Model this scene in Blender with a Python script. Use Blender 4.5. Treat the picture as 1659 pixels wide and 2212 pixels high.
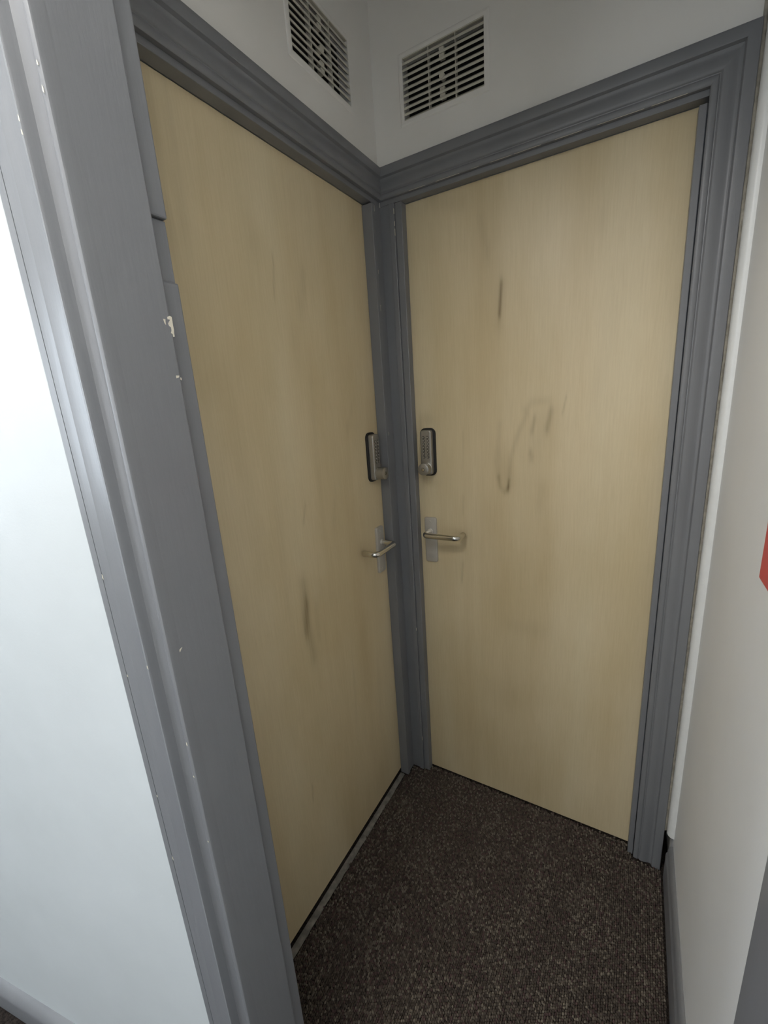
import bpy, bmesh, math, random
import numpy as np
from mathutils import Matrix, Vector

for o in list(bpy.data.objects):
    bpy.data.objects.remove(o, do_unlink=True)
scene = bpy.context.scene
COL = scene.collection
random.seed(7)
rng = np.random.default_rng(11)

# ------------------------------------------------------------------ camera
def make_camera():
    cx, cy, cz = 0.6917, -1.2421, 1.4297
    yaw, pitch, roll = 0.54317, 0.24957, -0.06968
    f_px = 916.27
    cam = bpy.data.cameras.new('camera')
    cam.sensor_fit = 'VERTICAL'
    cam.sensor_height = 24.0
    cam.lens = f_px * 24.0 / 2212.0
    cam.clip_start = 0.01
    F = Vector((-math.sin(yaw) * math.cos(pitch), math.cos(yaw) * math.cos(pitch), -math.sin(pitch)))
    R0 = Vector((math.cos(yaw), math.sin(yaw), 0))
    U0 = R0.cross(F)
    R = math.cos(roll) * R0 + math.sin(roll) * U0
    U = -math.sin(roll) * R0 + math.cos(roll) * U0
    ob = bpy.data.objects.new('camera', cam)
    COL.objects.link(ob)
    m = Matrix(((R.x, U.x, -F.x, cx), (R.y, U.y, -F.y, cy), (R.z, U.z, -F.z, cz), (0, 0, 0, 1)))
    ob.matrix_world = m
    scene.camera = ob
make_camera()

# ------------------------------------------------------------------ world, added daylight, exposure
world = bpy.data.worlds.new('world')
scene.world = world
world.use_nodes = True
world.node_tree.nodes['Background'].inputs[0].default_value = (0.75, 0.85, 1.0, 1)
world.node_tree.nodes['Background'].inputs[1].default_value = 0.05

def added_window_light(name, loc, rot, sx, sy, power, color):
    L = bpy.data.lights.new(name, 'AREA')
    L.shape = 'RECTANGLE'
    L.size = sx
    L.size_y = sy
    L.energy = power
    L.color = color
    ob = bpy.data.objects.new(name, L)
    COL.objects.link(ob)
    ob.location = loc
    ob.rotation_euler = rot
    return ob
# added area lights, as daylight through two invented corridor windows out of view
WY, XW, XE = -3.20, -2.80, 0.866
ADDED_WINDOWS = [(-1.4, -0.3, 0.90, 2.30)]            # invented opening in the opposite wall: x0, x1, z0, z1
WEST = (-2.95, -1.65, 0.90, 2.30)                  # invented opening in the end wall: y0, y1, z0, z1
for x0, x1, z0, z1 in ADDED_WINDOWS:
    added_window_light('window_daylight', ((x0 + x1) / 2, WY - 0.14, (z0 + z1) / 2), (math.radians(90), 0, 0), x1 - x0, z1 - z0, 30, (0.88, 0.94, 1.0))
added_window_light('end_window_daylight', (XW - 0.14, (WEST[0] + WEST[1]) / 2, (WEST[2] + WEST[3]) / 2), (0, math.radians(-90), 0), WEST[3] - WEST[2], WEST[1] - WEST[0], 48, (0.80, 0.90, 1.0))

scene.cycles.use_light_tree = False
scene.view_settings.view_transform = 'Standard'
scene.view_settings.look = 'None'
scene.view_settings.exposure = 0.0
scene.view_settings.gamma = 1.0
scene.view_settings.use_curve_mapping = False

# ------------------------------------------------------------------ materials
def srgb(r, g, b):
    def f(c):
        c /= 255.0
        return c / 12.92 if c <= 0.04045 else ((c + 0.055) / 1.055) ** 2.4
    return (f(r), f(g), f(b), 1.0)

class Mat:
    def __init__(self, name):
        self.m = bpy.data.materials.new(name)
        self.m.use_nodes = True
        self.t = self.m.node_tree
        self.b = self.t.nodes['Principled BSDF']
    def n(self, typ, **kw):
        nd = self.t.nodes.new(typ)
        for k, v in kw.items():
            if k.startswith('i_'):
                nd.inputs[k[2:].replace('_', ' ')].default_value = v
            else:
                setattr(nd, k, v)
        return nd
    def l(self, a, b):
        self.t.links.new(a, b)
    def coords(self, scale=(1, 1, 1)):
        tc = self.n('ShaderNodeTexCoord')
        mp = self.n('ShaderNodeMapping')
        mp.inputs['Scale'].default_value = scale
        self.l(tc.outputs['Object'], mp.inputs['Vector'])
        return mp.outputs['Vector']
    def noise(self, scale, detail=3, rough=0.5, stretch=(1, 1, 1)):
        nd = self.n('ShaderNodeTexNoise')
        nd.inputs['Scale'].default_value = scale
        nd.inputs['Detail'].default_value = detail
        nd.inputs['Roughness'].default_value = rough
        self.l(self.coords(stretch), nd.inputs['Vector'])
        return nd.outputs['Fac']
    def ramp(self, fac, stops):
        r = self.n('ShaderNodeValToRGB')
        el = r.color_ramp.elements
        while len(el) < len(stops):
            el.new(0.5)
        for e, (p, c) in zip(el, stops):
            e.position = p
            e.color = c
        self.l(fac, r.inputs['Fac'])
        return r.outputs['Color']
    def mix(self, fac, a, b, mode='MIX'):
        x = self.n('ShaderNodeMix', data_type='RGBA', blend_type=mode)
        def put(idx, v):
            s = x.inputs[idx]
            if hasattr(v, 'is_output'):
                self.l(v, s)
            else:
                s.default_value = v
        put(0, fac); put(6, a); put(7, b)
        return x.outputs[2]
    def bump(self, h, strength=0.2, dist=0.001):
        b = self.n('ShaderNodeBump')
        b.inputs['Strength'].default_value = strength
        b.inputs['Distance'].default_value = dist
        self.l(h, b.inputs['Height'])
        self.l(b.outputs['Normal'], self.b.inputs['Normal'])
    def set(self, col=None, rough=0.5, metal=0.0, spec=0.5):
        if col is not None:
            if hasattr(col, 'is_output'):
                self.l(col, self.b.inputs['Base Color'])
            else:
                self.b.inputs['Base Color'].default_value = col
        self.b.inputs['Roughness'].default_value = rough
        self.b.inputs['Metallic'].default_value = metal
        self.b.inputs['Specular IOR Level'].default_value = spec
        return self

def G(v, w=1.0):
    return (v, v, v, 1)

def mat_wall(name, a, b):
    m = Mat(name)
    n1 = m.noise(3.0, 4, 0.6)
    c = m.ramp(n1, [(0.3, a), (0.7, b)])
    m.set(c, 0.55, 0, 0.35)
    m.bump(m.noise(260, 3, 0.6), 0.25, 0.0006)
    return m.m
def mat_grey(name, a, b, rough=0.38):
    m = Mat(name)
    n1 = m.noise(6, 4, 0.6, (1, 1, 0.25))
    c = m.ramp(n1, [(0.3, a), (0.7, b)])
    m.set(c, rough, 0, 0.4)
    m.bump(m.noise(120, 4, 0.65, (1, 1, 0.12)), 0.35, 0.0008)
    return m.m
def mat_door(seed):
    m = Mat('maple_veneer')
    tc = m.n('ShaderNodeTexCoord')
    mp = m.n('ShaderNodeMapping')
    mp.inputs['Location'].default_value = (seed, seed * 0.7, seed * 0.3)
    mp.inputs['Scale'].default_value = (1, 1, 0.045)
    m.l(tc.outputs['Object'], mp.inputs['Vector'])
    def nz(scale, det, rgh):
        nd = m.n('ShaderNodeTexNoise')
        nd.inputs['Scale'].default_value = scale
        nd.inputs['Detail'].default_value = det
        nd.inputs['Roughness'].default_value = rgh
        m.l(mp.outputs['Vector'], nd.inputs['Vector'])
        return nd.outputs['Fac']
    broad = nz(9, 3, 0.5)
    fine = nz(220, 4, 0.7)
    base = m.ramp(broad, [(0.25, (0.605, 0.49, 0.30, 1)), (0.5, (0.675, 0.565, 0.365, 1)), (0.75, (0.695, 0.595, 0.395, 1))])
    fl = m.ramp(fine, [(0.3, (0.935, 0.925, 0.905, 1)), (0.62, (1, 1, 1, 1))])
    col = m.mix(1.0, base, fl, 'MULTIPLY')
    mp2 = m.n('ShaderNodeMapping')
    mp2.inputs['Scale'].default_value = (1, 1, 0.35)
    m.l(tc.outputs['Object'], mp2.inputs['Vector'])
    bl = m.n('ShaderNodeTexNoise')
    bl.inputs['Scale'].default_value = 5.0
    bl.inputs['Detail'].default_value = 3
    m.l(mp2.outputs['Vector'], bl.inputs['Vector'])
    blot = m.ramp(bl.outputs['Fac'], [(0.35, (0.90, 0.88, 0.83, 1)), (0.6, (1, 1, 1, 1))])
    col = m.mix(1.0, col, blot, 'MULTIPLY')
    at = m.n('ShaderNodeAttribute', attribute_name='stain')
    col = m.mix(at.outputs['Fac'], col, (0.16, 0.105, 0.045, 1))
    m.set(col, 0.42, 0, 0.4)
    m.bump(fine, 0.12, 0.0005)
    return m.m
def mat_simple(name, col, rough=0.5, metal=0.0, spec=0.5, bump=None):
    m = Mat(name)
    if bump:
        n = m.noise(bump[0], 3, 0.6)
        c2 = tuple(x * bump[2] for x in col[:3]) + (1,)
        m.set(m.ramp(n, [(0.3, c2), (0.7, col)]), rough, metal, spec)
        m.bump(n, bump[1], 0.0005)
    else:
        m.set(col, rough, metal, spec)
        n = m.noise(90, 2, 0.5)
        r = m.n('ShaderNodeMapRange')
        r.inputs['To Min'].default_value = rough * 0.9
        r.inputs['To Max'].default_value = min(1, rough * 1.1)
        m.l(n, r.inputs['Value'])
        m.l(r.outputs['Result'], m.b.inputs['Roughness'])
    return m.m
def mat_carpet():
    m = Mat('carpet_yarn')
    at = m.n('ShaderNodeAttribute', attribute_name='yarn')
    m.set(at.outputs['Color'], 0.9, 0, 0.15)
    m.bump(m.noise(1400, 2, 0.6), 0.6, 0.0006)
    return m.m
def mat_floor():
    m = Mat('carpet_backing')
    n = m.noise(170, 3, 0.7)
    m.set(m.ramp(n, [(0.35, (0.012, 0.009, 0.008, 1)), (0.7, (0.05, 0.04, 0.034, 1))]), 0.95, 0, 0.1)
    m.bump(n, 0.8, 0.004)
    return m.m

M_WALL = mat_wall('warm_white_wall_paint', (0.80, 0.775, 0.725, 1), (0.84, 0.82, 0.775, 1))
M_WALLR = mat_wall('white_wall_paint', (0.81, 0.815, 0.81, 1), (0.85, 0.855, 0.855, 1))
M_WALLC = mat_wall('cool_white_corridor_paint', (0.56, 0.585, 0.59, 1), (0.61, 0.635, 0.645, 1))  # wall white darkened to offset the strong light on the corridor side
M_GREY = mat_grey('grey_gloss_paint', (0.178, 0.180, 0.189, 1), (0.205, 0.207, 0.216, 1))
M_DOOR1 = mat_door(0.0)
M_DOOR2 = mat_door(4.3)
M_CREAM = mat_simple('cream_undercoat', (0.66, 0.61, 0.50, 1), 0.6)
M_CAULK = mat_simple('dirty_cream_caulk', (0.50, 0.46, 0.38, 1), 0.7, bump=(60, 0.4, 0.6))
M_WHITEGLOSS = mat_simple('white_gloss_paint', (0.80, 0.80, 0.78, 1), 0.35, bump=(30, 0.15, 0.94))
M_VENT = mat_simple('vent_plastic', (0.60, 0.57, 0.48, 1), 0.5, bump=(25, 0.1, 0.88))
M_DARK = mat_simple('vent_cavity', (0.012, 0.010, 0.008, 1), 0.9)
M_SATIN = mat_simple('satin_nickel', (0.36, 0.345, 0.31, 1), 0.36, 0.75)
M_BUTTON = mat_simple('nickel_button', (0.42, 0.40, 0.36, 1), 0.3, 0.75)
M_HOLE = mat_simple('button_recess', (0.02, 0.018, 0.016, 1), 0.6)
M_BLACK = mat_simple('black_rubber', (0.012, 0.011, 0.010, 1), 0.55)
M_ALU = mat_simple('satin_aluminium', (0.56, 0.54, 0.50, 1), 0.42, 0.5)
M_CHROME = mat_simple('worn_bright_aluminium', (0.66, 0.64, 0.58, 1), 0.18, 1.0)
M_BRASS = mat_simple('key_cylinder_metal', (0.62, 0.60, 0.52, 1), 0.2, 1.0)
M_RED = mat_simple('red_sign_vinyl', (0.66, 0.055, 0.06, 1), 0.35)
M_PALE = mat_simple('sign_backing', (0.80, 0.62, 0.58, 1), 0.5)
M_CONC = mat_simple('bare_threshold', (0.27, 0.25, 0.22, 1), 0.8, bump=(45, 0.5, 0.45))
M_CARPET = mat_carpet()
M_FLOOR = mat_floor()
M_CEIL = mat_simple('ceiling_paint', (0.76, 0.76, 0.74, 1), 0.8)
M_FIBRE = mat_simple('dark_fibre', (0.01, 0.01, 0.01, 1), 0.8)

# ------------------------------------------------------------------ mesh helpers
ORIGIN = {}
class MB:
    """collects geometry in local coordinates; fn maps local to world"""
    def __init__(self, fn=None):
        self.v = []
        self.f = []
        self.fn = fn or (lambda p: p)
    def add(self, vs, fs):
        o = len(self.v)
        self.v += [self.fn(p) for p in vs]
        self.f += [tuple(i + o for i in f) for f in fs]
    def box(self, x0, x1, y0, y1, z0, z1):
        vs = [(x, y, z) for x in (x0, x1) for y in (y0, y1) for z in (z0, z1)]
        self.add(vs, [(0, 1, 3, 2), (4, 6, 7, 5), (0, 4, 5, 1), (2, 3, 7, 6), (0, 2, 6, 4), (1, 5, 7, 3)])
    def rings(self, rings, cap=True, closed=True):
        n = len(rings[0])
        vs = [p for r in rings for p in r]
        fs = []
        for i in range(len(rings) - 1):
            for j in range(n if closed else n - 1):
                k = (j + 1) % n
                fs.append((i * n + j, i * n + k, (i + 1) * n + k, (i + 1) * n + j))
        if cap:
            fs.append(tuple(range(n)))
            fs.append(tuple(range((len(rings) - 1) * n, len(rings) * n)))
        self.add(vs, fs)
    def tube(self, path, r, n=12):
        rings = []
        P = [Vector(p) for p in path]
        prev = None
        for i, p in enumerate(P):
            t = (P[min(i + 1, len(P) - 1)] - P[max(i - 1, 0)]).normalized()
            a = prev if prev is not None else (Vector((0, 0, 1)) if abs(t.z) < 0.9 else Vector((1, 0, 0)))
            b = t.cross(a).normalized()
            a = b.cross(t).normalized()
            prev = a
            rr = r[i] if isinstance(r, (list, tuple)) else r
            rings.append([tuple(p + a * rr * math.cos(2 * math.pi * k / n) + b * rr * math.sin(2 * math.pi * k / n)) for k in range(n)])
        self.rings(rings)
    def build(self, name, mat, parent=None, origin=None, bevel=0.0, seg=2, smooth=False, kind=None):
        me = bpy.data.meshes.new(name)
        o = Vector(origin) if origin is not None else (ORIGIN[parent.name] if parent else Vector((0, 0, 0)))
        me.from_pydata([tuple(Vector(p) - o) for p in self.v], [], self.f)
        bm = bmesh.new()
        bm.from_mesh(me)
        bmesh.ops.recalc_face_normals(bm, faces=bm.faces)
        if bevel:
            ed = [e for e in bm.edges if len(e.link_faces) == 2 and e.calc_face_angle(0) > 0.5]
            bmesh.ops.bevel(bm, geom=ed, offset=bevel, segments=seg, profile=0.5, affect='EDGES', clamp_overlap=True)
        bm.to_mesh(me)
        bm.free()
        me.materials.append(mat)
        if smooth:
            for p in me.polygons:
                p.use_smooth = True
            try:
                me.set_sharp_from_angle(angle=math.radians(smooth if smooth > 1 else 40))
            except Exception:
                pass
        ob = bpy.data.objects.new(name, me)
        COL.objects.link(ob)
        if parent:
            ob.parent = parent
            ob.location = o - ORIGIN[parent.name]
        else:
            ob.location = o
        ORIGIN[ob.name] = o
        if kind:
            ob['kind'] = kind
        return ob

def empty(name, loc, parent=None):
    ob = bpy.data.objects.new(name, None)
    ob.empty_display_size = 0.05
    COL.objects.link(ob)
    ob.location = Vector(loc) - (ORIGIN[parent.name] if parent else Vector((0, 0, 0)))
    if parent:
        ob.parent = parent
    ORIGIN[ob.name] = Vector(loc)
    return ob
def tag(ob, label=None, cat=None, group=None, kind=None):
    if label: ob['label'] = label
    if cat: ob['category'] = cat
    if group: ob['group'] = group
    if kind: ob['kind'] = kind
    return ob

def slab_with_holes(mb, u0, u1, z0, z1, holes, w0, w1, place):
    """a flat wall of boxes u0..u1 x z0..z1 with rectangular holes; place maps (u,w,z)"""
    us = sorted({u0, u1, *[h[0] for h in holes], *[h[1] for h in holes]})
    zs = sorted({z0, z1, *[h[2] for h in holes], *[h[3] for h in holes]})
    solid = {}
    for i in range(len(us) - 1):
        for j in range(len(zs) - 1):
            uc, zc = (us[i] + us[i + 1]) / 2, (zs[j] + zs[j + 1]) / 2
            solid[i, j] = not any(h[0] < uc < h[1] and h[2] < zc < h[3] for h in holes)
    old = mb.fn
    mb.fn = place
    for (i, j), s in solid.items():
        if not s:
            continue
        a, b, c, d = us[i], us[i + 1], zs[j], zs[j + 1]
        mb.add([(a, w1, c), (b, w1, c), (b, w1, d), (a, w1, d)], [(0, 1, 2, 3)])
        mb.add([(a, w0, c), (b, w0, c), (b, w0, d), (a, w0, d)], [(3, 2, 1, 0)])
        for (di, dj), q in (((-1, 0), [(a, c), (a, d)]), ((1, 0), [(b, c), (b, d)]), ((0, -1), [(a, c), (b, c)]), ((0, 1), [(a, d), (b, d)])):
            if not solid.get((i + di, j + dj), False):
                (p, q1), (r, s1) = q
                mb.add([(p, w0, q1), (r, w0, s1), (r, w1, s1), (p, w1, q1)], [(0, 1, 2, 3)])
    mb.fn = old
def weld(ob):
    bm = bmesh.new()
    bm.from_mesh(ob.data)
    bmesh.ops.remove_doubles(bm, verts=bm.verts, dist=1e-5)
    bmesh.ops.recalc_face_normals(bm, faces=bm.faces)
    bm.to_mesh(ob.data)
    bm.free()

# local frames: u runs along the door away from the inner corner, w outwards from the wall face, z up
def FR(p): return (p[0], -p[1], p[2])          # back wall (right-hand door)
def FL(p): return (p[1], -p[0], p[2])          # left wall (left-hand door)

CEIL = 2.62
XR = 0.866          # lobby right wall
ZTOP = 2.195        # head of the opening
YN = -0.877         # lobby face of the opening wall
XL, XO = 0.220, 0.842   # lining faces of the opening
REC = 0.030         # door face behind wall face

# ------------------------------------------------------------------ structure: walls, floor, ceiling
VENT_R = dict(u0=0.0935, u1=0.3138, z0=2.163, z1=2.302)
VENT_L = dict(u0=0.121, u1=0.345, z0=2.172, z1=2.312)
def vent_hole(v): return (v['u0'], v['u1'], v['z0'], v['z1'])
mb = MB()
slab_with_holes(mb, -0.12, 0.99, 0, CEIL, [(0.0, 0.800, 0, 2.004), vent_hole(VENT_R), (0.8405, XR, 0, 0.150)], -0.12, 0.0, FR)
wb = tag(mb.build('wall_back', M_WALL), 'off-white painted wall above the right-hand door', 'wall', kind='structure')
weld(wb)
mb = MB()
slab_with_holes(mb, 0.0, 0.90, 0, CEIL, [(0.0, 0.780, 0, 2.004), vent_hole(VENT_L)], -0.12, 0.0, FL)
wl = tag(mb.build('wall_left', M_WALL), 'off-white painted wall above the left-hand door', 'wall', kind='structure')
weld(wl)
mb = MB()
mb.box(XR, XR + 0.12, WY, 0.0, 0, CEIL)
tag(mb.build('wall_right', M_WALLR), 'white wall to the right of the right-hand door', 'wall', kind='structure')

# the wall with the opening; its corridor face is turned a little towards the viewer on the left
TH = math.radians(10.5)
YA = -0.986
def corr(u, d):      # u along the corridor face leftwards from the opening, d proud of it
    return (XL - u * math.cos(TH) + d * math.sin(TH),
            YA + 0.016 - u * math.sin(TH) - d * math.cos(TH))
mb = MB()
a0, a1 = corr(0.032, 0), corr(2.9, 0)
poly = [(XL - 0.030, YN - .0005), (XL - 0.030, a0[1]), a0, a1, (a1[0], YN - .0005), ]
n = len(poly)
mb.add([(x, y, 0) for x, y in poly] + [(x, y, CEIL) for x, y in poly],
       [tuple(range(n)), tuple(range(n, 2 * n))] + [(i, (i + 1) % n, n + (i + 1) % n, n + i) for i in range(n)])
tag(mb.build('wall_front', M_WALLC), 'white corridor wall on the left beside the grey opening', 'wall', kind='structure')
mb = MB()
mb.box(XL - 0.04, XR, YN, YA + 0.016, ZTOP + .001, CEIL)
tag(mb.build('wall_corridor', M_WALL), 'white wall over the head of the opening', 'wall', kind='structure')
mb = MB()
slab_with_holes(mb, XW - .1, XE + .1, 0, CEIL, ADDED_WINDOWS, WY - 0.12, WY, lambda p: (p[0], p[1], p[2]))
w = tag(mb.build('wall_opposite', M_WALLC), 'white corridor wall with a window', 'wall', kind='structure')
weld(w)
mb = MB()
slab_with_holes(mb, WY, -0.9, 0, CEIL, [WEST], XW - .12, XW, lambda p: (p[1], p[0], p[2]))
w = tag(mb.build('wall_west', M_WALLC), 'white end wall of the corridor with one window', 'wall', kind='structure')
weld(w)
mb = MB()
mb.box(XW - .2, XE + .2, WY - 0.2, 0.2, CEIL, CEIL + 0.08)
tag(mb.build('ceiling', M_CEIL), 'white ceiling of the lobby', 'ceiling', kind='structure')
mb = MB()
mb.box(XW - .2, XE + .2, WY - 0.2, 0.2, -0.08, -0.002)
tag(mb.build('floor', M_FLOOR), 'dark brown carpeted floor', 'floor', kind='structure')
# frames of the invented windows
def window(name, place, a0, a1, z0, z1, label):
    win = tag(empty(name, place(((a0 + a1) / 2, 0, z0))), label, 'window', kind='structure')
    c = (a0 + a1) / 2
    m = MB(place)
    for a, b, e, d in ((a0, a1, z0, z0 + .05), (a0, a1, z1 - .05, z1), (a0, a0 + .05, z0, z1), (a1 - .05, a1, z0, z1), (c - .025, c + .025, z0, z1)):
        m.box(a, b, -.1, -.04, e, d)
    m.build('window_frame', M_WHITEGLOSS, win)
for i, wn in enumerate(ADDED_WINDOWS):
    window('window_%d' % (i + 1), lambda p: (p[0], WY + p[1], p[2]), *wn, 'white framed window in the corridor wall opposite the lobby')
window('window_2', lambda p: (XW + p[1], p[0], p[2]), *WEST, 'white framed window in the corridor end wall')

# invented corridor lamp, out of view: an opal globe just outside the opening
def added_globe_lamp(loc, r, watts, col):
    x, y, z = loc
    root = tag(empty('ceiling_lamp', (x, y, CEIL)), 'round opal globe lamp hanging from the corridor ceiling', 'lamp')
    m = MB()
    m.rings([[(x + rr * math.cos(a), y + rr * math.sin(a), zz) for a in [2 * math.pi * k / 24 for k in range(24)]] for rr, zz in ((.05, CEIL - .0005), (.05, CEIL - .02), (.012, CEIL - .03), (.012, z + r * .97), (.04, z + r * .95), (.04, z + r * .93))])
    m.build('stem', M_WHITEGLOSS, root, smooth=40)
    m = MB()
    m.rings([[(x + r * math.sin(t) * math.cos(a), y + r * math.sin(t) * math.sin(a), z + r * math.cos(t)) for a in [2 * math.pi * k / 10 for k in range(10)]] for t in [0.06 + (math.pi - .12) * k / 6 for k in range(7)]])
    g = Mat('opal_glass')
    g.set((0.8, 0.8, 0.8, 1), 0.4)
    g.b.inputs['Emission Color'].default_value = col
    g.b.inputs['Emission Strength'].default_value = watts / (4 * math.pi ** 2 * r * r)
    m.build('globe', g.m, root, smooth=60)
added_globe_lamp((0.22, -1.42, 2.37), 0.15, 45, (1.0, 0.975, 0.935, 1))

# ------------------------------------------------------------------ door frames
# door architrave profile: (distance from outer edge, proud)
PROF = [(0, 0), (0, .0175), (.0012, .0190), (.003, .0195), (.0195, .0195), (.0212, .0185), (.0222, .0155), (.0235, .0115), (.0265, .0098),
        (.031, .0102), (.036, .0120), (.042, .0138), (.048, .0145), (.0525, .0140), (.0545, .0122), (.0555, .0105), (.0572, .0102),
        (.0585, .0118), (.0610, .0128), (.066, .0126), (.0695, .0112), (.0708, .0095), (.0708, 0)]
def architrave(mb, fn, path_outer, profile):
    """sweep the profile; path_outer: list of ((u,z), inward direction (du,dz)) mitred corner frames"""
    rings = []
    for (u, z), (du, dz) in path_outer:
        rings.append([fn((u + du * t, d, z + dz * t)) for t, d in profile])
    old = mb.fn
    mb.fn = lambda p: p
    mb.rings(rings, cap=True, closed=False)
    mb.fn = old

def door_frame(name, fn, u0, u1, label, near, far_arch=True):
    zt = 2.0735
    uo = u1 + 0.0155 + 0.0708           # outer edge of the side architrave
    base = fn((u0, 0, 0))
    root = tag(empty(name, base), label, 'door frame', kind='structure')
    # head architrave: starts in the inner corner (mitred against the other head), turns down at the far side
    mb = MB()
    zi = zt
    # a mitre in the inner corner is made by starting each profile point at u = its own proudness
    ring0 = [fn((d, d, zt - t * 1.09)) for t, d in PROF]
    ring1 = [fn((uo - t, d, zt - t * 1.09)) for t, d in PROF]
    mb.rings([ring0, ring1], cap=False, closed=False)
    mb.build('head_architrave', M_GREY, root, smooth=35)
    mb = MB()
    ring2 = [fn((uo - t, d, 0.0)) for t, d in PROF]
    mb.rings([ring1, ring2], cap=False, closed=False)
    mb.build('side_architrave', M_GREY, root, smooth=35)
    # head lining (soffit)
    mb = MB(fn)
    mb.box(0.0, u1 + 0.03, -REC + 0.0005, -0.0005, 1.9845, 2.003)
    mb.build('head_lining', M_GREY, root, bevel=0.0012)
    # far lining behind the architrave
    mb = MB(fn)
    mb.box(u1 + 0.019, u1 + 0.0385, -0.10, -0.002, 0.0, 1.984)
    mb.build('far_lining', M_GREY, root, bevel=0.001)
    # far door stop with a shadow gap to the architrave
    mb = MB(fn)
    mb.box(u1, u1 + 0.0138, -REC + 0.0005, 0.0035, 0.0, 1.972)
    mb.build('door_stop', M_GREY, root, bevel=0.0012)
    near(root, fn, u0)
    return root

def near_right(root, fn, u0):
    mb = MB(fn)
    mb.box(-0.0020, 0.0305, -0.09, 0.0005, 0.0, 1.984)
    mb.build('corner_strip', M_GREY, root, bevel=0.001)
    mb = MB(fn)
    mb.box(0.031, 0.0475, -0.09, 0.0045, 0.0, 1.984)
    mb.build('near_lining', M_GREY, root, bevel=0.0016)
    mb = MB(fn)
    mb.box(0.048, u0, -REC + 0.0005, -0.0010, 0.0, 1.984)
    mb.build('door_stop', M_GREY, root, bevel=0.0018)
def near_left(root, fn, u0):
    mb = MB(fn)
    mb.box(0.001, 0.0385, -0.09, 0.0005, 0.0, 1.984)
    mb.build('corner_strip', M_GREY, root, bevel=0.001)
    mb = MB(fn)
    mb.box(0.0395, u0, -REC + 0.0005, 0.0045, 0.0, 1.980)
    mb.build('near_lining', M_GREY, root, bevel=0.0016)

FRAME_R = door_frame('trim_1', FR, 0.070, 0.757, 'grey painted frame and architrave around the right-hand door', near_right)
FRAME_L = door_frame('trim_2', FL, 0.055, 0.741, 'grey painted frame and architrave around the left-hand door', near_left)

# worn cream line under the head moulding of the right-hand door
def worn_line(fn, parent, u0, u1, z, w, seed, h=0.0016):
    r = random.Random(seed)
    u = u0
    while u < u1:
        L = r.uniform(0.02, 0.07)
        hh = h * r.uniform(0.4, 1.2)
        m = MB(fn)
        e = min(u + L, u1)
        m.add([(u, w, z), (e, w, z), (e - 0.002, w, z + hh), ((u + e) / 2, w, z + hh * 1.2), (u + 0.002, w, z + hh * 0.8),
               (u, w - .0006, z), (e, w - .0006, z), (e - 0.002, w - .0006, z + hh), ((u + e) / 2, w - .0006, z + hh * 1.2), (u + 0.002, w - .0006, z + hh * 0.8)],
              [(0, 1, 2, 3, 4), (9, 8, 7, 6, 5), (0, 5, 6, 1), (1, 6, 7, 2), (2, 7, 8, 3), (3, 8, 9, 4), (4, 9, 5, 0)])
        m.build('worn_paint', M_CREAM, parent)
        u = e + (r.uniform(0.0, 0.012) if r.random() < 0.6 else 0.03)
worn_line(FR, FRAME_R, 0.10, 0.75, 1.9962, 0.0100, 5)
# slivers of cream showing on the worn arrises of the corner linings
for fn, fr, uu, zz in ((FR, FRAME_R, .0472, (1.955, 1.925, 1.90, 0.62, 0.14)), (FL, FRAME_L, .0402, (1.962, 1.80, 1.70, 1.33))):
    for zc in zz:
        m = MB(fn)
        m.box(uu - .0004, uu + .0005, .0025, .0049, zc, zc + .010 + .012 * random.random())
        m.build('worn_paint', M_CREAM, fr)

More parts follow.
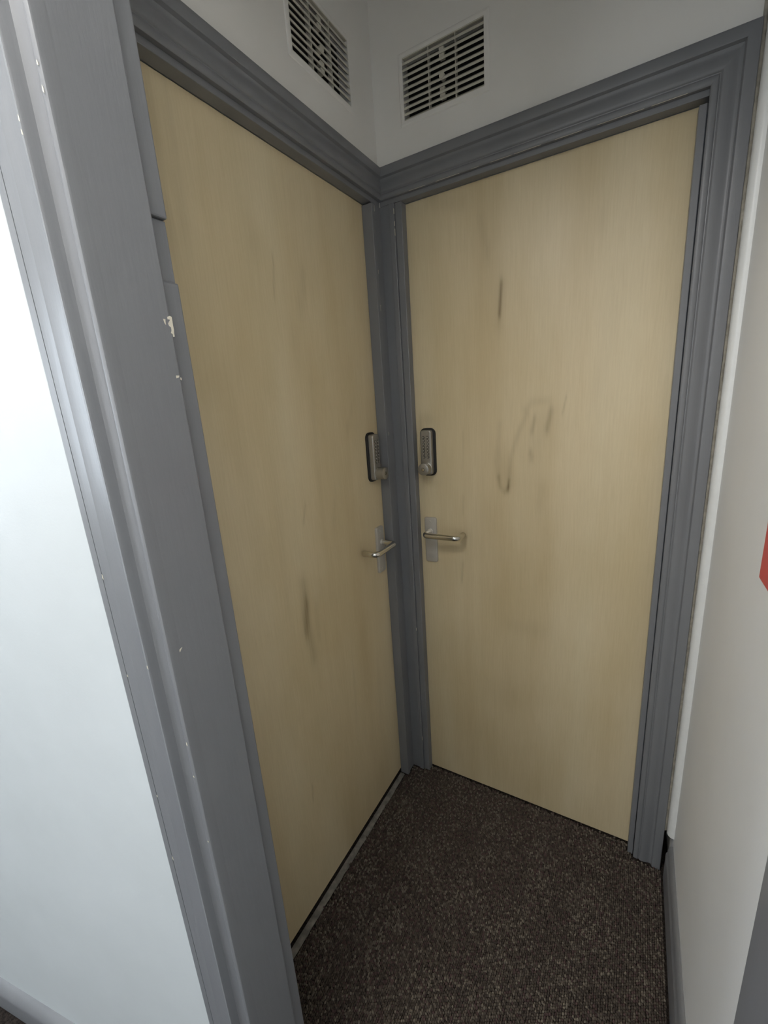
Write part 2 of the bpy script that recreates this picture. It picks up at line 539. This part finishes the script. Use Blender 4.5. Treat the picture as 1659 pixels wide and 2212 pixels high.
# ------------------------------------------------------------------ doors
def stain_field(U, Z, strokes):
    out = np.zeros_like(U)
    for pts, wd, amp in strokes:
        pts = list(pts)
        if len(pts) == 1:
            pts = pts * 2
        best = np.zeros_like(U)
        for (ua, za), (ub, zb) in zip(pts[:-1], pts[1:]):
            wu, wz = wd if isinstance(wd, tuple) else (wd, wd * 2.0)
            du, dz = (ub - ua) / wu, (zb - za) / wz
            pu, pz = (U - ua) / wu, (Z - za) / wz
            L = du * du + dz * dz
            t = np.clip((pu * du + pz * dz) / L, 0, 1) if L > 1e-9 else 0
            d2 = (pu - t * du) ** 2 + (pz - t * dz) ** 2
            best = np.maximum(best, np.exp(-d2))
        out += amp * best
    return np.clip(out, 0, 0.85)
def make_door(name, fn, u0, u1, z0, mat, strokes, label):
    base = Vector(fn(((u0 + u1) / 2, -REC, z0)))
    ua, ub = u0 - 0.008, u1 + 0.008
    nu, nz = 180, 400
    us = np.linspace(ua, ub, nu)
    zs = np.linspace(z0, 1.9835, nz)
    U, Z = np.meshgrid(us, zs)
    st = stain_field(U, Z, strokes)
    # break the stains up along the grain
    gr = np.interp(us, np.linspace(ua, ub, 260), rng.random(260))
    st = st * (0.75 + 0.5 * gr[None, :])
    vs = [fn((u, -REC, z)) for u, z in zip(U.ravel(), Z.ravel())]
    fs = [(j * nu + i, j * nu + i + 1, (j + 1) * nu + i + 1, (j + 1) * nu + i) for j in range(nz - 1) for i in range(nu - 1)]
    k = len(vs)
    vs += [fn((u, -REC - 0.04, z)) for u, z in ((ua, z0), (ub, z0), (ub, 1.9835), (ua, 1.9835))]
    B, T = list(range(nu)), [(nz - 1) * nu + i for i in range(nu)]
    L_, R_ = [j * nu for j in range(nz)], [j * nu + nu - 1 for j in range(nz)]
    fs += [tuple([k + 3, k + 2, k + 1, k][::-1]), tuple([k, k + 1] + B[::-1]), tuple([k + 3, k + 2] + T[::-1]), tuple([k, k + 3] + L_[::-1]), tuple([k + 1, k + 2] + R_[::-1])]
    m = MB()
    m.v, m.f = vs, fs
    ob = m.build(name, mat, origin=base)
    at = ob.data.attributes.new('stain', 'FLOAT', 'POINT')
    data = np.zeros(len(vs), dtype=np.float32)
    data[:k] = st.ravel()
    at.data.foreach_set('value', data)
    return tag(ob, label, 'door', kind='structure')

ST_R = [([(.347, 1.721), (.342, 1.652)], (.004, .016), .55), ([(.347, 1.72), (.34, 1.63)], (.012, .03), .16),
        ([(.293, 1.884), (.305, 1.815)], (.010, .03), .14),
        ([(.419, 1.373), (.394, 1.315), (.377, 1.254), (.371, 1.192), (.368, 1.152)], (.0070, .014), .19),
        ([(.368, 1.160), (.357, 1.144), (.343, 1.162), (.338, 1.19)], (.0055, .010), .24),
        ([(.338, 1.19), (.332, 1.233), (.343, 1.343)], (.008, .02), .13),
        ([(.37, 1.18), (.366, 1.15)], (.003, .008), .3),
        ([(.441, 1.359), (.435, 1.327)], (.005, .014), .30), ([(.484, 1.376), (.475, 1.332)], (.007, .018), .34),
        ([(.432, 1.262), (.435, 1.25)], (.006, .014), .25),
        ([(.415, 1.386), (.434, 1.406), (.477, 1.408)], (.010, .012), .12),
        ([(.454, 1.326), (.437, 1.254)], (.030, .06), .10), ([(.465, 1.153), (.46, 1.12)], (.018, .04), .12),
        ([(.345, 1.25), (.36, 1.19)], (.022, .04), .10),
        ([(.218, .888), (.214, .837)], (.004, .016), .26), ([(.521, 1.411), (.515, 1.375)], (.0015, .01), .3),
        ([(.228, 1.32), (.224, 1.22)], (.004, .02), .10), ([(.225, 1.12), (.222, 1.07)], (.003, .01), .16),
        ([(.113, 1.373)], (.03, .025), .16), ([(.085, 1.36), (.082, 1.2)], (.008, .05), .14), ([(.115, 1.165)], (.03, .015), .10),
        ([(.147, 1.971), (.229, 1.944)], (.03, .02), .10),
        ([(.30, 1.04), (.26, .96)], (.05, .06), .05), ([(.22, .995)], (.03, .03), .14),
        ([(.403, .70), (.45, .70)], (.05, .03), .09), ([(.36, .43)], (.06, .06), .08), ([(.586, 1.823)], (.012, .04), .10),
        ([(.31, 1.93), (.30, 1.75)], (.05, .08), .06), ([(.62, 1.60), (.60, 1.45)], (.02, .1), .05)]
ST_L = [([(.478, .985), (.482, .90), (.470, .775)], (.015, .030), .26), ([(.474, .93), (.487, .86)], (.009, .030), .36),
        ([(.436, .91), (.440, .83)], (.010, .03), .12), ([(.348, 1.738), (.368, 1.673)], (.014, .03), .14),
        ([(.501, 1.787)], (.02, .04), .10), ([(.693, 1.95), (.698, 1.78)], (.012, .10), .16), ([(.66, 1.93), (.665, 1.80)], (.01, .1), .10),
        ([(.446, 1.756), (.457, 1.679)], (.002, .014), .22), ([(.302, 1.201), (.332, 1.087)], (.006, .03), .08),
        ([(.541, .397), (.545, .36)], (.002, .012), .25), ([(.45, 1.147), (.434, 1.192)], (.002, .01), .2),
        ([(.402, 1.575)], (.02, .05), .08), ([(.187, 1.425), (.22, 1.362)], (.006, .02), .10), ([(.20, .99)], (.02, .025), .12),
        ([(.36, 1.45), (.37, 1.25)], (.012, .1), .07), ([(.53, 1.20), (.54, 1.0)], (.012, .12), .06), ([(.16, .5), (.17, .3)], (.012, .1), .08),
        ([(.30, .6), (.31, .45)], (.006, .06), .10), ([(.62, 1.4), (.61, 1.2)], (.02, .1), .05)]
DOOR_R = make_door('door_1', FR, 0.070, 0.757, 0.006, M_DOOR1, ST_R, 'right-hand pale wood veneer door with brown scuff marks at mid height')
DOOR_L = make_door('door_2', FL, 0.055, 0.741, 0.019, M_DOOR2, ST_L, 'left-hand pale wood veneer door with a long olive stain below the handle')

def rounded_rect(cu, cz, hw, hh, r, n=5):
    pts = []
    for sx, sz, a0 in ((1, 1, 0), (-1, 1, 90), (-1, -1, 180), (1, -1, 270)):
        for k in range(n + 1):
            a = math.radians(a0 + 90 * k / n)
            pts.append((cu + sx * (hw - r) + r * math.cos(a), cz + sz * (hh - r) + r * math.sin(a)))
    return pts
def plate(fn, cu, cz, hw, hh, r, w0, w1, edge=0.0015):
    m = MB(fn)
    def ring(ins, w):
        return [(u, w, z) for u, z in rounded_rect(cu, cz, hw - ins, hh - ins, max(r - ins, 0.0005))]
    steps = [(0, w0), (0, w1 - edge)] + [(edge * (1 - math.cos(a)), w1 - edge + edge * math.sin(a)) for a in (0.5, 1.05, 1.5708)]
    m.rings([ring(i, w) for i, w in steps])
    return m
def cyl(fn, cu, cz, r, w0, w1, n=28, edge=0.001):
    m = MB(fn)
    def ring(rr, w):
        return [(cu + rr * math.cos(2 * math.pi * k / n), w, cz + rr * math.sin(2 * math.pi * k / n)) for k in range(n)]
    m.rings([ring(r, w0), ring(r, w1 - edge), ring(r - edge * 0.3, w1 - edge * 0.3), ring(r - edge, w1)])
    return m

def digital_lock(door, fn, cu, cz, mirror, label):
    f = -REC
    lock = plate(fn, cu, cz, 0.0192, 0.0715, 0.009, f + 0.004, f + 0.0235, 0.004).build('digital_lock', M_SATIN, door, smooth=50)
    lock['label'] = label
    plate(fn, cu, cz, 0.0265, 0.0775, 0.018, f + 0.0002, f + 0.0065, 0.002).build('back_plate', M_BLACK, lock, smooth=50)['label'] = 'black rubber backing plate'
    for row in range(7):
        for s in (-1, 1):
            bu, bz = cu + s * 0.0070, cz + 0.049 - row * 0.0104
            cyl(fn, bu, bz, 0.0046, f + 0.0230, f + 0.0238, 14, 0.0002).build('button_recess', M_HOLE, lock)
            cyl(fn, bu, bz, 0.0029, f + 0.0236, f + 0.0268, 14, 0.0006).build('button', M_BUTTON, lock, smooth=50)
    kz = cz - 0.0505
    m = MB(fn)
    n = 32
    def ring(rr, w): return [(cu + rr * math.cos(2 * math.pi * k / n), w, kz + rr * math.sin(2 * math.pi * k / n)) for k in range(n)]
    m.rings([ring(.0190, f + .0225), ring(.0200, f + .0262), ring(.0188, f + .0270), ring(.0192, f + .0475), ring(.0188, f + .0497), ring(.0176, f + .0505)])
    m.build('knob', M_SATIN, lock, smooth=40)
    cyl(fn, cu, kz, 0.0058, f + .0502, f + .0510, 20, .0003).build('key_cylinder', M_HOLE, lock)
    cyl(fn, cu, kz, 0.0046, f + .0505, f + .0516, 20, .0004).build('key_plug', M_BRASS, lock)
    m = MB(fn)
    m.box(cu - .0008, cu + .0008, f + .0514, f + .0519, kz - .0026, kz + .0026)
    m.build('keyhole', M_HOLE, lock)
    return lock

def lever_handle(door, fn, cu, cz, hu, hz, label):
    f = -REC
    h = plate(fn, cu, cz, 0.0215, 0.0795, 0.007, f + 0.0002, f + 0.0085, 0.0025).build('door_handle', M_ALU, door, smooth=50)
    h['label'] = label
    cyl(fn, hu, hz, 0.0125, f + .0080, f + .0125, 24, .002).build('handle_collar', M_ALU, h, smooth=50)
    # return-to-door lever of round bar
    r = 0.0092
    out, R, Lg = f + 0.058, 0.013, 0.118
    path = [(hu, f + 0.011, hz)]
    for k in range(0, 7):
        a = math.radians(15 * k)
        path.append((hu + R * (1 - math.cos(a)), out - R + R * math.sin(a), hz))
    path[1] = (hu, out - R, hz)
    R2 = 0.019
    for k in range(0, 9):
        a = math.radians(11.25 * k)
        path.append((hu + Lg - R2 + R2 * math.sin(a), out - R2 + R2 * math.cos(a), hz))
    path.append((hu + Lg, f + 0.012, hz))
    path.append((hu + Lg, f + 0.009, hz))
    m = MB(fn)
    m.tube(path, [r] * (len(path) - 1) + [r * 0.8], 18)
    m.build('lever', M_CHROME, h, smooth=60)
    # worn grub screws on the plate
    for dz in (0.066, -0.066):
        cyl(fn, cu, cz + dz, 0.0035, f + .0080, f + .0092, 16, .0006).build('plate_screw', M_ALU, h, smooth=50)
    return h

digital_lock(DOOR_R, FR, 0.1105, 1.267, 1, 'satin metal push-button lock on the right-hand door')
digital_lock(DOOR_L, FL, 0.1030, 1.268, -1, 'satin metal push-button lock on the left-hand door')
lever_handle(DOOR_R, FR, 0.1085, 0.967, 0.108, 0.998, 'aluminium lever handle pointing right')
lever_handle(DOOR_L, FL, 0.0930, 0.956, 0.087, 0.980, 'aluminium lever handle pointing left')

# ------------------------------------------------------------------ the opening: linings, hinge rebate, corridor architrave
lin = tag(empty('trim_3', (XL, YA, 0)), 'wide grey painted lining and moulded architrave at the left of the opening', 'door lining', kind='structure')
YB = -0.905

mb = MB()
mb.box(XL - 0.012, XL, YA + 0.001, YB, 0, ZTOP)
mb.build('lining_board', M_GREY, lin, bevel=0.0022, seg=3)
mb = MB()
mb.box(XL - 0.0295, XL - 0.0125, YB - 0.02, YN, 0, 1.585)
mb.build('rebate_strip', M_GREY, lin, bevel=0.0022)
mb = MB()
mb.box(XL - 0.0295, XL - 0.0180, YB - 0.02, YN, 1.5855, 1.6515)
mb.build('hinge_pocket', M_GREY, lin, bevel=0.001)
mb = MB()
mb.box(XL - 0.0295, XL - 0.0125, YB - 0.02, YN, 1.652, ZTOP)
mb.build('rebate_strip', M_GREY, lin, bevel=0.0022)
# corridor architrave (u leftwards from the lining)
CP = [(.0005, -.012), (.0005, .0165), (.0015, .0185), (.004, .0195), (.007, .0188), (.0100, .0165), (.0118, .0135), (.0125, .0105),
      (.0145, .0098), (.030, .0100), (.0330, .0112), (.0345, .0150), (.0352, .0215), (.0365, .0235), (.0400, .0222), (.0445, .0190), (.0475, .0170), (.0490, .0162),
      (.070, .0155), (.0705, .0150), (.0720, .0125), (.0735, .0118), (.090, .0108), (.0905, .0060), (.0935, .0055), (.0940, .0085), (.1035, .0075), (.1045, .0060), (.1050, -.002)]
CP = [(u if u < .05 else .05 + (u - .05) * 1.15, d) for u, d in CP]
mb = MB()
mb.rings([[corr(u, d) + (z,) for u, d in CP] for z in (0.0, 0.5, 1.0, 1.5, ZTOP)], cap=False, closed=False)
mb.build('corridor_architrave', M_GREY, lin, smooth=35)
mb = MB()
mb.rings([[corr(u, d) + (z,) for u, d in ((.1135, -.001), (.1135, .0045), (.1165, .0042), (.1215, .0015), (.1225, -.001))] for z in (0.0, 1.0, ZTOP)], cap=False, closed=False)
mb.build('caulk_bead', mat_simple('grey_caulk', (0.36, 0.37, 0.37, 1), 0.6, bump=(80, .4, .8)), lin, smooth=35)

# paint chips on the lining
CH = [[(-.909, 1.5423), (-.9057, 1.5436), (-.9035, 1.5428), (-.9036, 1.5387), (-.9037, 1.5334), (-.9035, 1.5294), (-.9042, 1.5251), (-.9039, 1.5216), (-.9056, 1.5211), (-.906, 1.5243), (-.9079, 1.525), (-.9065, 1.5284), (-.9066, 1.5313), (-.9087, 1.5326), (-.9095, 1.5351), (-.9062, 1.5395), (-.9092, 1.5397)],
      [(-.9147, 1.5394), (-.912, 1.5394), (-.9124, 1.5371), (-.9126, 1.5333), (-.9139, 1.5352)],
      [(-.9112, 1.4781), (-.9071, 1.4782), (-.9079, 1.476), (-.9113, 1.4751)], [(-.9059, 1.4761), (-.9048, 1.4755), (-.905, 1.4727), (-.9062, 1.4736)],
      [(-.9707, 1.1526), (-.9742, 1.1483), (-.9792, 1.1459), (-.9777, 1.1503)], [(-.9795, 1.1456), (-.981, 1.1415), (-.982, 1.1435)]]
for c in CH:
    m = MB()
    k = len(c)
    m.add([(XL + 0.0004, y, z) for y, z in c] + [(XL - 0.0004, y, z) for y, z in c],
          [tuple(range(k)), tuple(range(k, 2 * k))] + [(i, (i + 1) % k, k + (i + 1) % k, k + i) for i in range(k)])
    m.build('paint_chip', M_CREAM, lin)['label'] = 'cream chip in the grey paint'
rr = random.Random(3)
for z, u in [(1.735, .004), (1.70, .0372), (1.69, .0376), (1.715, .0042), (1.02, .004), (0.97, .0045), (0.86, .004), (1.24, .0955), (1.10, .0952), (0.90, .0957), (0.78, .0953), (1.13, .0372)]:
    d = np.interp(u, [q[0] for q in CP[1:-1]], [q[1] for q in CP[1:-1]])
    L = rr.uniform(.003, .009)
    m = MB()
    m.add([corr(u - .0008, d + .0005) + (z,), corr(u + .0009, d + .0005) + (z + L * .3,), corr(u + .0003, d + .0006) + (z + L,), corr(u - .0006, d + .0005) + (z + L * .7,),
           corr(u, d - .001) + (z + L * .5,)], [(0, 1, 2, 3), (0, 1, 4), (1, 2, 4), (2, 3, 4), (3, 0, 4)])
    m.build('paint_chip', M_CREAM, lin)

lin2 = tag(empty('trim_4', (XO, YA, 0)), 'grey painted lining on the white wall at the right edge of the opening', 'door lining', kind='structure')
mb = MB()
mb.box(XO, XR - .0002, -1.01, -0.754, 0, ZTOP)
mb.build('lining_board', M_GREY, lin2, bevel=0.002)
lin3 = tag(empty('trim_5', ((XL + XO) / 2, YA, ZTOP)), 'grey painted head lining of the opening', 'door lining', kind='structure')
mb = MB()
mb.box(XL, XO, YA + 0.001, YN, ZTOP - 0.015, ZTOP - 0.0005)
mb.build('lining_board', M_GREY, lin3, bevel=0.002)
mb = MB()
mb.box(XL - 0.08, XO, YA - 0.004, YA + 0.0005, ZTOP - 0.012, ZTOP + .07)
mb.build('corridor_architrave', M_GREY, lin3, bevel=0.002)

# ------------------------------------------------------------------ right wall: corner bead, caulk, skirting, sign
mb = MB()
prof = [(XR + .002, -.0005)] + [(XR - 0.017 * math.sin(a) ** 0.8, -.0005 - 0.034 * (1 - math.cos(a)) / 2) for a in [math.pi * k / 12 for k in range(1, 12)]] + [(XR + .002, -.0345)]
mb.rings([[(x, y, z) for x, y in prof] for z in (0.150, 1.0, CEIL - .001)])
tag(mb.build('trim_6', M_WHITEGLOSS, smooth=60), 'thin white vertical corner bead beside the right grey architrave', 'corner bead', kind='structure')
mb = MB()
zs = [0.15 + (2.2 - 0.15) * k / 160 for k in range(161)]
rr = random.Random(9)
mb.rings([[(0.842 + .001, -.001, z), (.8433 + rr.uniform(-.001, .001), -.0145 + rr.uniform(-.001, .001), z), (.8492 + rr.uniform(-.0012, .0012), -.0125, z), (.8535, -.001, z)] for z in zs])
tag(mb.build('trim_7', M_CAULK, smooth=60), 'dirty cream filler line between grey architrave and white bead', 'filler', kind='structure')
mb = MB()
sp = [(XR, 0.0), (XR - .0155, 0.0), (XR - .0155, .088), (XR - .0150, .093), (XR - .0125, .097), (XR - .0115, .106), (XR - .0095, .115), (XR - .006, .121), (XR - .0015, .124), (XR, .124)]
mb.rings([[(x, y, z) for x, z in sp] for y in (-0.036, -0.30, -0.60, -0.753)])
tag(mb.build('baseboard_right', M_GREY, smooth=50), 'grey painted skirting board along the white right wall', 'skirting', kind='structure')
# corridor skirting on the left
mb = MB()
sk = [(0.0, 0.0), (.020, 0.0), (.020, .050), (.0185, .056), (.010, .066), (.004, .070), (0, .071)]
mb.rings([[corr(u, d) + (z,) for d, z in sk] for u in (0.1228, 1.0, 2.8)])
tag(mb.build('baseboard_left', M_GREY, smooth=50), 'grey skirting board at the foot of the white left corridor wall', 'skirting', kind='structure')

sign = tag(empty('wall_sign', (XR, -0.57, 1.142)), 'red rectangular sign fixed to the white right wall', 'sign')
mb = MB()
mb.box(XR - 0.0022, XR - 0.0002, -0.663, -0.463, 1.142, 1.342)
mb.build('sign_board', M_PALE, sign, bevel=0.0003)
mb = MB()
mb.box(XR - 0.0026, XR - 0.0021, -0.6618, -0.4642, 1.1432, 1.3408)
mb.build('red_face', M_RED, sign)

# ------------------------------------------------------------------ air vents
def air_vent(fn, v, label):
    u0, u1, z0, z1 = v['u0'], v['u1'], v['z0'], v['z1']
    cu, cz = (u0 + u1) / 2, (z0 + z1) / 2
    root = tag(empty('air_vent', fn((cu, 0, z0 - .012))), label, 'vent', 'louvred air vents above the doors')
    # face flange with a bevelled rim
    m = MB(fn)
    e = 0.0125
    O = [(u0 - e, z0 - e), (u1 + e, z0 - e), (u1 + e, z1 + e), (u0 - e, z1 + e)]
    def off(k, i): return [(cu + (u - cu) * (1 - 2 * k / (u1 - u0 + 2 * e)), cz + (z - cz) * (1 - 2 * k / (z1 - z0 + 2 * e))) for u, z in i]
    I = [(u0 + .0005, z0 + .0005), (u1 - .0005, z0 + .0005), (u1 - .0005, z1 - .0005), (u0 + .0005, z1 - .0005)]
    m.rings([[(u, .0002, z) for u, z in O], [(u, .0022, z) for u, z in off(.002, O)], [(u, .0030, z) for u, z in off(.006, O)], [(u, .0028, z) for u, z in I], [(u, -.030, z) for u, z in I]], cap=False)
    m.build('vent_frame', M_WALL, root)
    m = MB(fn)
    m.box(u0, u1, -.034, -.0305, z0, z1)
    m.build('vent_back', M_DARK, root)
    n = 10
    p = (z1 - z0) / n
    for i in range(n + 1):
        zc = z0 + i * p
        m = MB(fn)
        t, lo = .0050, .0
        a0 = max(zc - t / 2, z0 + .0006)
        a1 = min(zc + t / 2, z1 - .0006)
        # louvre blade sloping up towards the back
        dz = .0078
        b0, b1 = min(a0 + dz, z1 - .0012), min(a1 + dz, z1 - .0006)
        vs = [(u, w, z) for u in (u0 + .0008, u1 - .0008) for w, z in ((.0018, a0), (.0022, a1), (-.007, b1), (-.007, b0))]
        m.add(vs, [(0, 1, 2, 3), (4, 5, 6, 7), (0, 1, 5, 4), (1, 2, 6, 5), (2, 3, 7, 6), (3, 0, 4, 7)])
        m.build('slat', M_VENT, root)
    for k in (1, 2):
        uc = u0 + (u1 - u0) * k / 3
        m = MB(fn)
        m.box(uc - .0011, uc + .0011, -.012, .0008, z0 + .001, z1 - .001)
        m.build('rib', M_VENT, root)
    # centre screw boss and the pairs of infill webs above and below
    rowz = lambda r: z1 - (r + .5) * p
    cyl(fn, cu, rowz(5), .0072, -.012, .0032, 20, .0008).build('screw_boss', M_VENT, root, smooth=50)
    for r in (1, 2, 7, 8):
        m = MB(fn)
        m.box(cu - .0065, cu + .0065, -.012, .0004, rowz(r) - p * .33, rowz(r) + p * .33)
        m.build('web', M_VENT, root)
    return root
air_vent(FR, VENT_R, 'cream louvred air vent above the right-hand door')
air_vent(FL, VENT_L, 'cream louvred air vent above the left-hand door')

# ------------------------------------------------------------------ threshold under the left-hand door
mb = MB()
rr = random.Random(4)
ys = [-0.060 - 0.66 * k / 40 for k in range(41)]
rings = []
for y in ys:
    xo = -0.0100 + rr.uniform(-.0012, .0012)
    rings.append([(-.0285, y, -.001), (-.0285, y, .0025), (xo - .003, y, .0028), (xo, y, .0005), (xo, y, -.001)])
mb.rings(rings)
tag(mb.build('trim_8', M_CONC, smooth=40), 'bare worn threshold strip under the left-hand door', 'threshold', kind='structure')

# ------------------------------------------------------------------ carpet of loops
def carpet():
    sx, sy = 0.0052, 0.0060
    xs = np.arange(-0.010, 0.862, sx)
    ysr = np.arange(-1.16, 0.046, sy)
    X, Y = np.meshgrid(xs, ysr)
    row = np.arange(len(xs))
    Y = Y + (row % 2)[None, :] * sy * 0.5
    X = X.ravel() + rng.normal(0, 0.0004, X.size)
    Y = Y.ravel() + rng.normal(0, 0.0006, Y.size)
    keep = np.ones(X.size, bool)
    edge = rng.normal(0, .0015, X.size)
    keep &= ~((X < -0.0075 + edge) & (Y < -.056))
    keep &= ~((X < 0.006) & (Y > -.060))
    keep &= ~((X < 0.003) & (Y < -.74))
    keep &= ~((Y > 0.0) & (X < 0.072))
    keep &= ~((Y > 0.0) & (X > 0.754))
    keep &= ~((Y > -0.006) & (X < 0.05))
    keep &= ~((Y > -0.0225) & (X > 0.768))
    keep &= ~((X > 0.846) & (Y > YN))
    keep &= ~((Y < YN) & ((X < XL - .002) | (X > XO)))
    keep &= ~((Y < -.75) & (X > XO - .002))
    keep &= Y < 0.026 + edge * 2
    X, Y = X[keep], Y[keep]
    n = X.size
    k = 6
    ang = np.arange(k) * 2 * math.pi / k
    rx = 0.0030 * rng.uniform(0.82, 1.18, n)
    ry = 0.0034 * rng.uniform(0.82, 1.18, n)
    h = rng.uniform(0.0036, 0.0056, n)
    lx, ly = rng.normal(0, 0.0009, n), rng.normal(0.0004, 0.0009, n)
    V = np.zeros((n, 2 * k + 1, 3))
    for j, (rad, hh, ln) in enumerate(((1.0, 0.0, 0.0), (0.80, 0.68, 0.6))):
        V[:, j * k:(j + 1) * k, 0] = X[:, None] + lx[:, None] * ln + rx[:, None] * rad * np.cos(ang)
        V[:, j * k:(j + 1) * k, 1] = Y[:, None] + ly[:, None] * ln + ry[:, None] * rad * np.sin(ang)
        V[:, j * k:(j + 1) * k, 2] = h[:, None] * hh - 0.0005
    V[:, 2 * k, 0] = X + lx
    V[:, 2 * k, 1] = Y + ly
    V[:, 2 * k, 2] = h
    quads = np.array([(i, (i + 1) % k, k + (i + 1) % k, k + i) for i in range(k)])
    tris = np.array([(k + i, k + (i + 1) % k, 2 * k) for i in range(k)])
    nv = 2 * k + 1
    offs = (np.arange(n) * nv)[:, None, None]
    Q = (quads[None] + offs).reshape(-1, 4)
    T = (tris[None] + offs).reshape(-1, 3)
    me = bpy.data.meshes.new('carpet')
    me.vertices.add(n * nv)
    me.vertices.foreach_set('co', V.ravel().astype(np.float32))
    loops = np.concatenate([Q.ravel(), T.ravel()])
    me.loops.add(loops.size)
    me.loops.foreach_set('vertex_index', loops.astype(np.int32))
    starts = np.concatenate([np.arange(len(Q)) * 4, len(Q) * 4 + np.arange(len(T)) * 3])
    me.polygons.add(starts.size)
    me.polygons.foreach_set('loop_start', starts.astype(np.int32))
    me.polygons.foreach_set('use_smooth', np.ones(starts.size, bool))
    me.update(calc_edges=True)
    # yarn colours: dark brown ground, tan flecks and plum flecks, in loose streaks along the rows
    band = np.sin(X * 41 + 1.3 * np.sin(Y * 9)) * 0.5 + np.sin(Y * 23 + X * 11) * 0.5
    t = rng.random(n) + 0.10 * band
    pal = np.array([(0.064, 0.050, 0.042), (0.085, 0.068, 0.055), (0.112, 0.092, 0.074), (0.160, 0.136, 0.108), (0.084, 0.054, 0.051)])
    idx = np.where(t < 0.34, 0, np.where(t < 0.66, 1, np.where(t < 0.88, 2, 3)))
    idx = np.where((rng.random(n) < 0.16) & (idx < 3), 4, idx)
    c = pal[idx] * rng.uniform(0.85, 1.2, n)[:, None]
    col = np.ones((n, nv, 4), np.float32)
    col[:, :, :3] = c[:, None, :]
    at = me.attributes.new('yarn', 'FLOAT_COLOR', 'POINT')
    at.data.foreach_set('color', col.ravel())
    me.materials.append(M_CARPET)
    ob = bpy.data.objects.new('carpet', me)
    COL.objects.link(ob)
    return tag(ob, 'dark brown flecked loop pile carpet on the lobby floor', 'carpet', kind='stuff')
carpet()

# a loose dark thread standing up at the carpet edge by the right-hand door
mb = MB()
mb.tube([(0.690, 0.012, 0.003), (0.702, 0.006, 0.010), (0.716, 0.002, 0.018), (0.728, 0.000, 0.020)], 0.0006, 6)
tag(mb.build('loose_thread', M_FIBRE), 'single dark loose thread at the carpet edge below the right-hand door', 'thread')
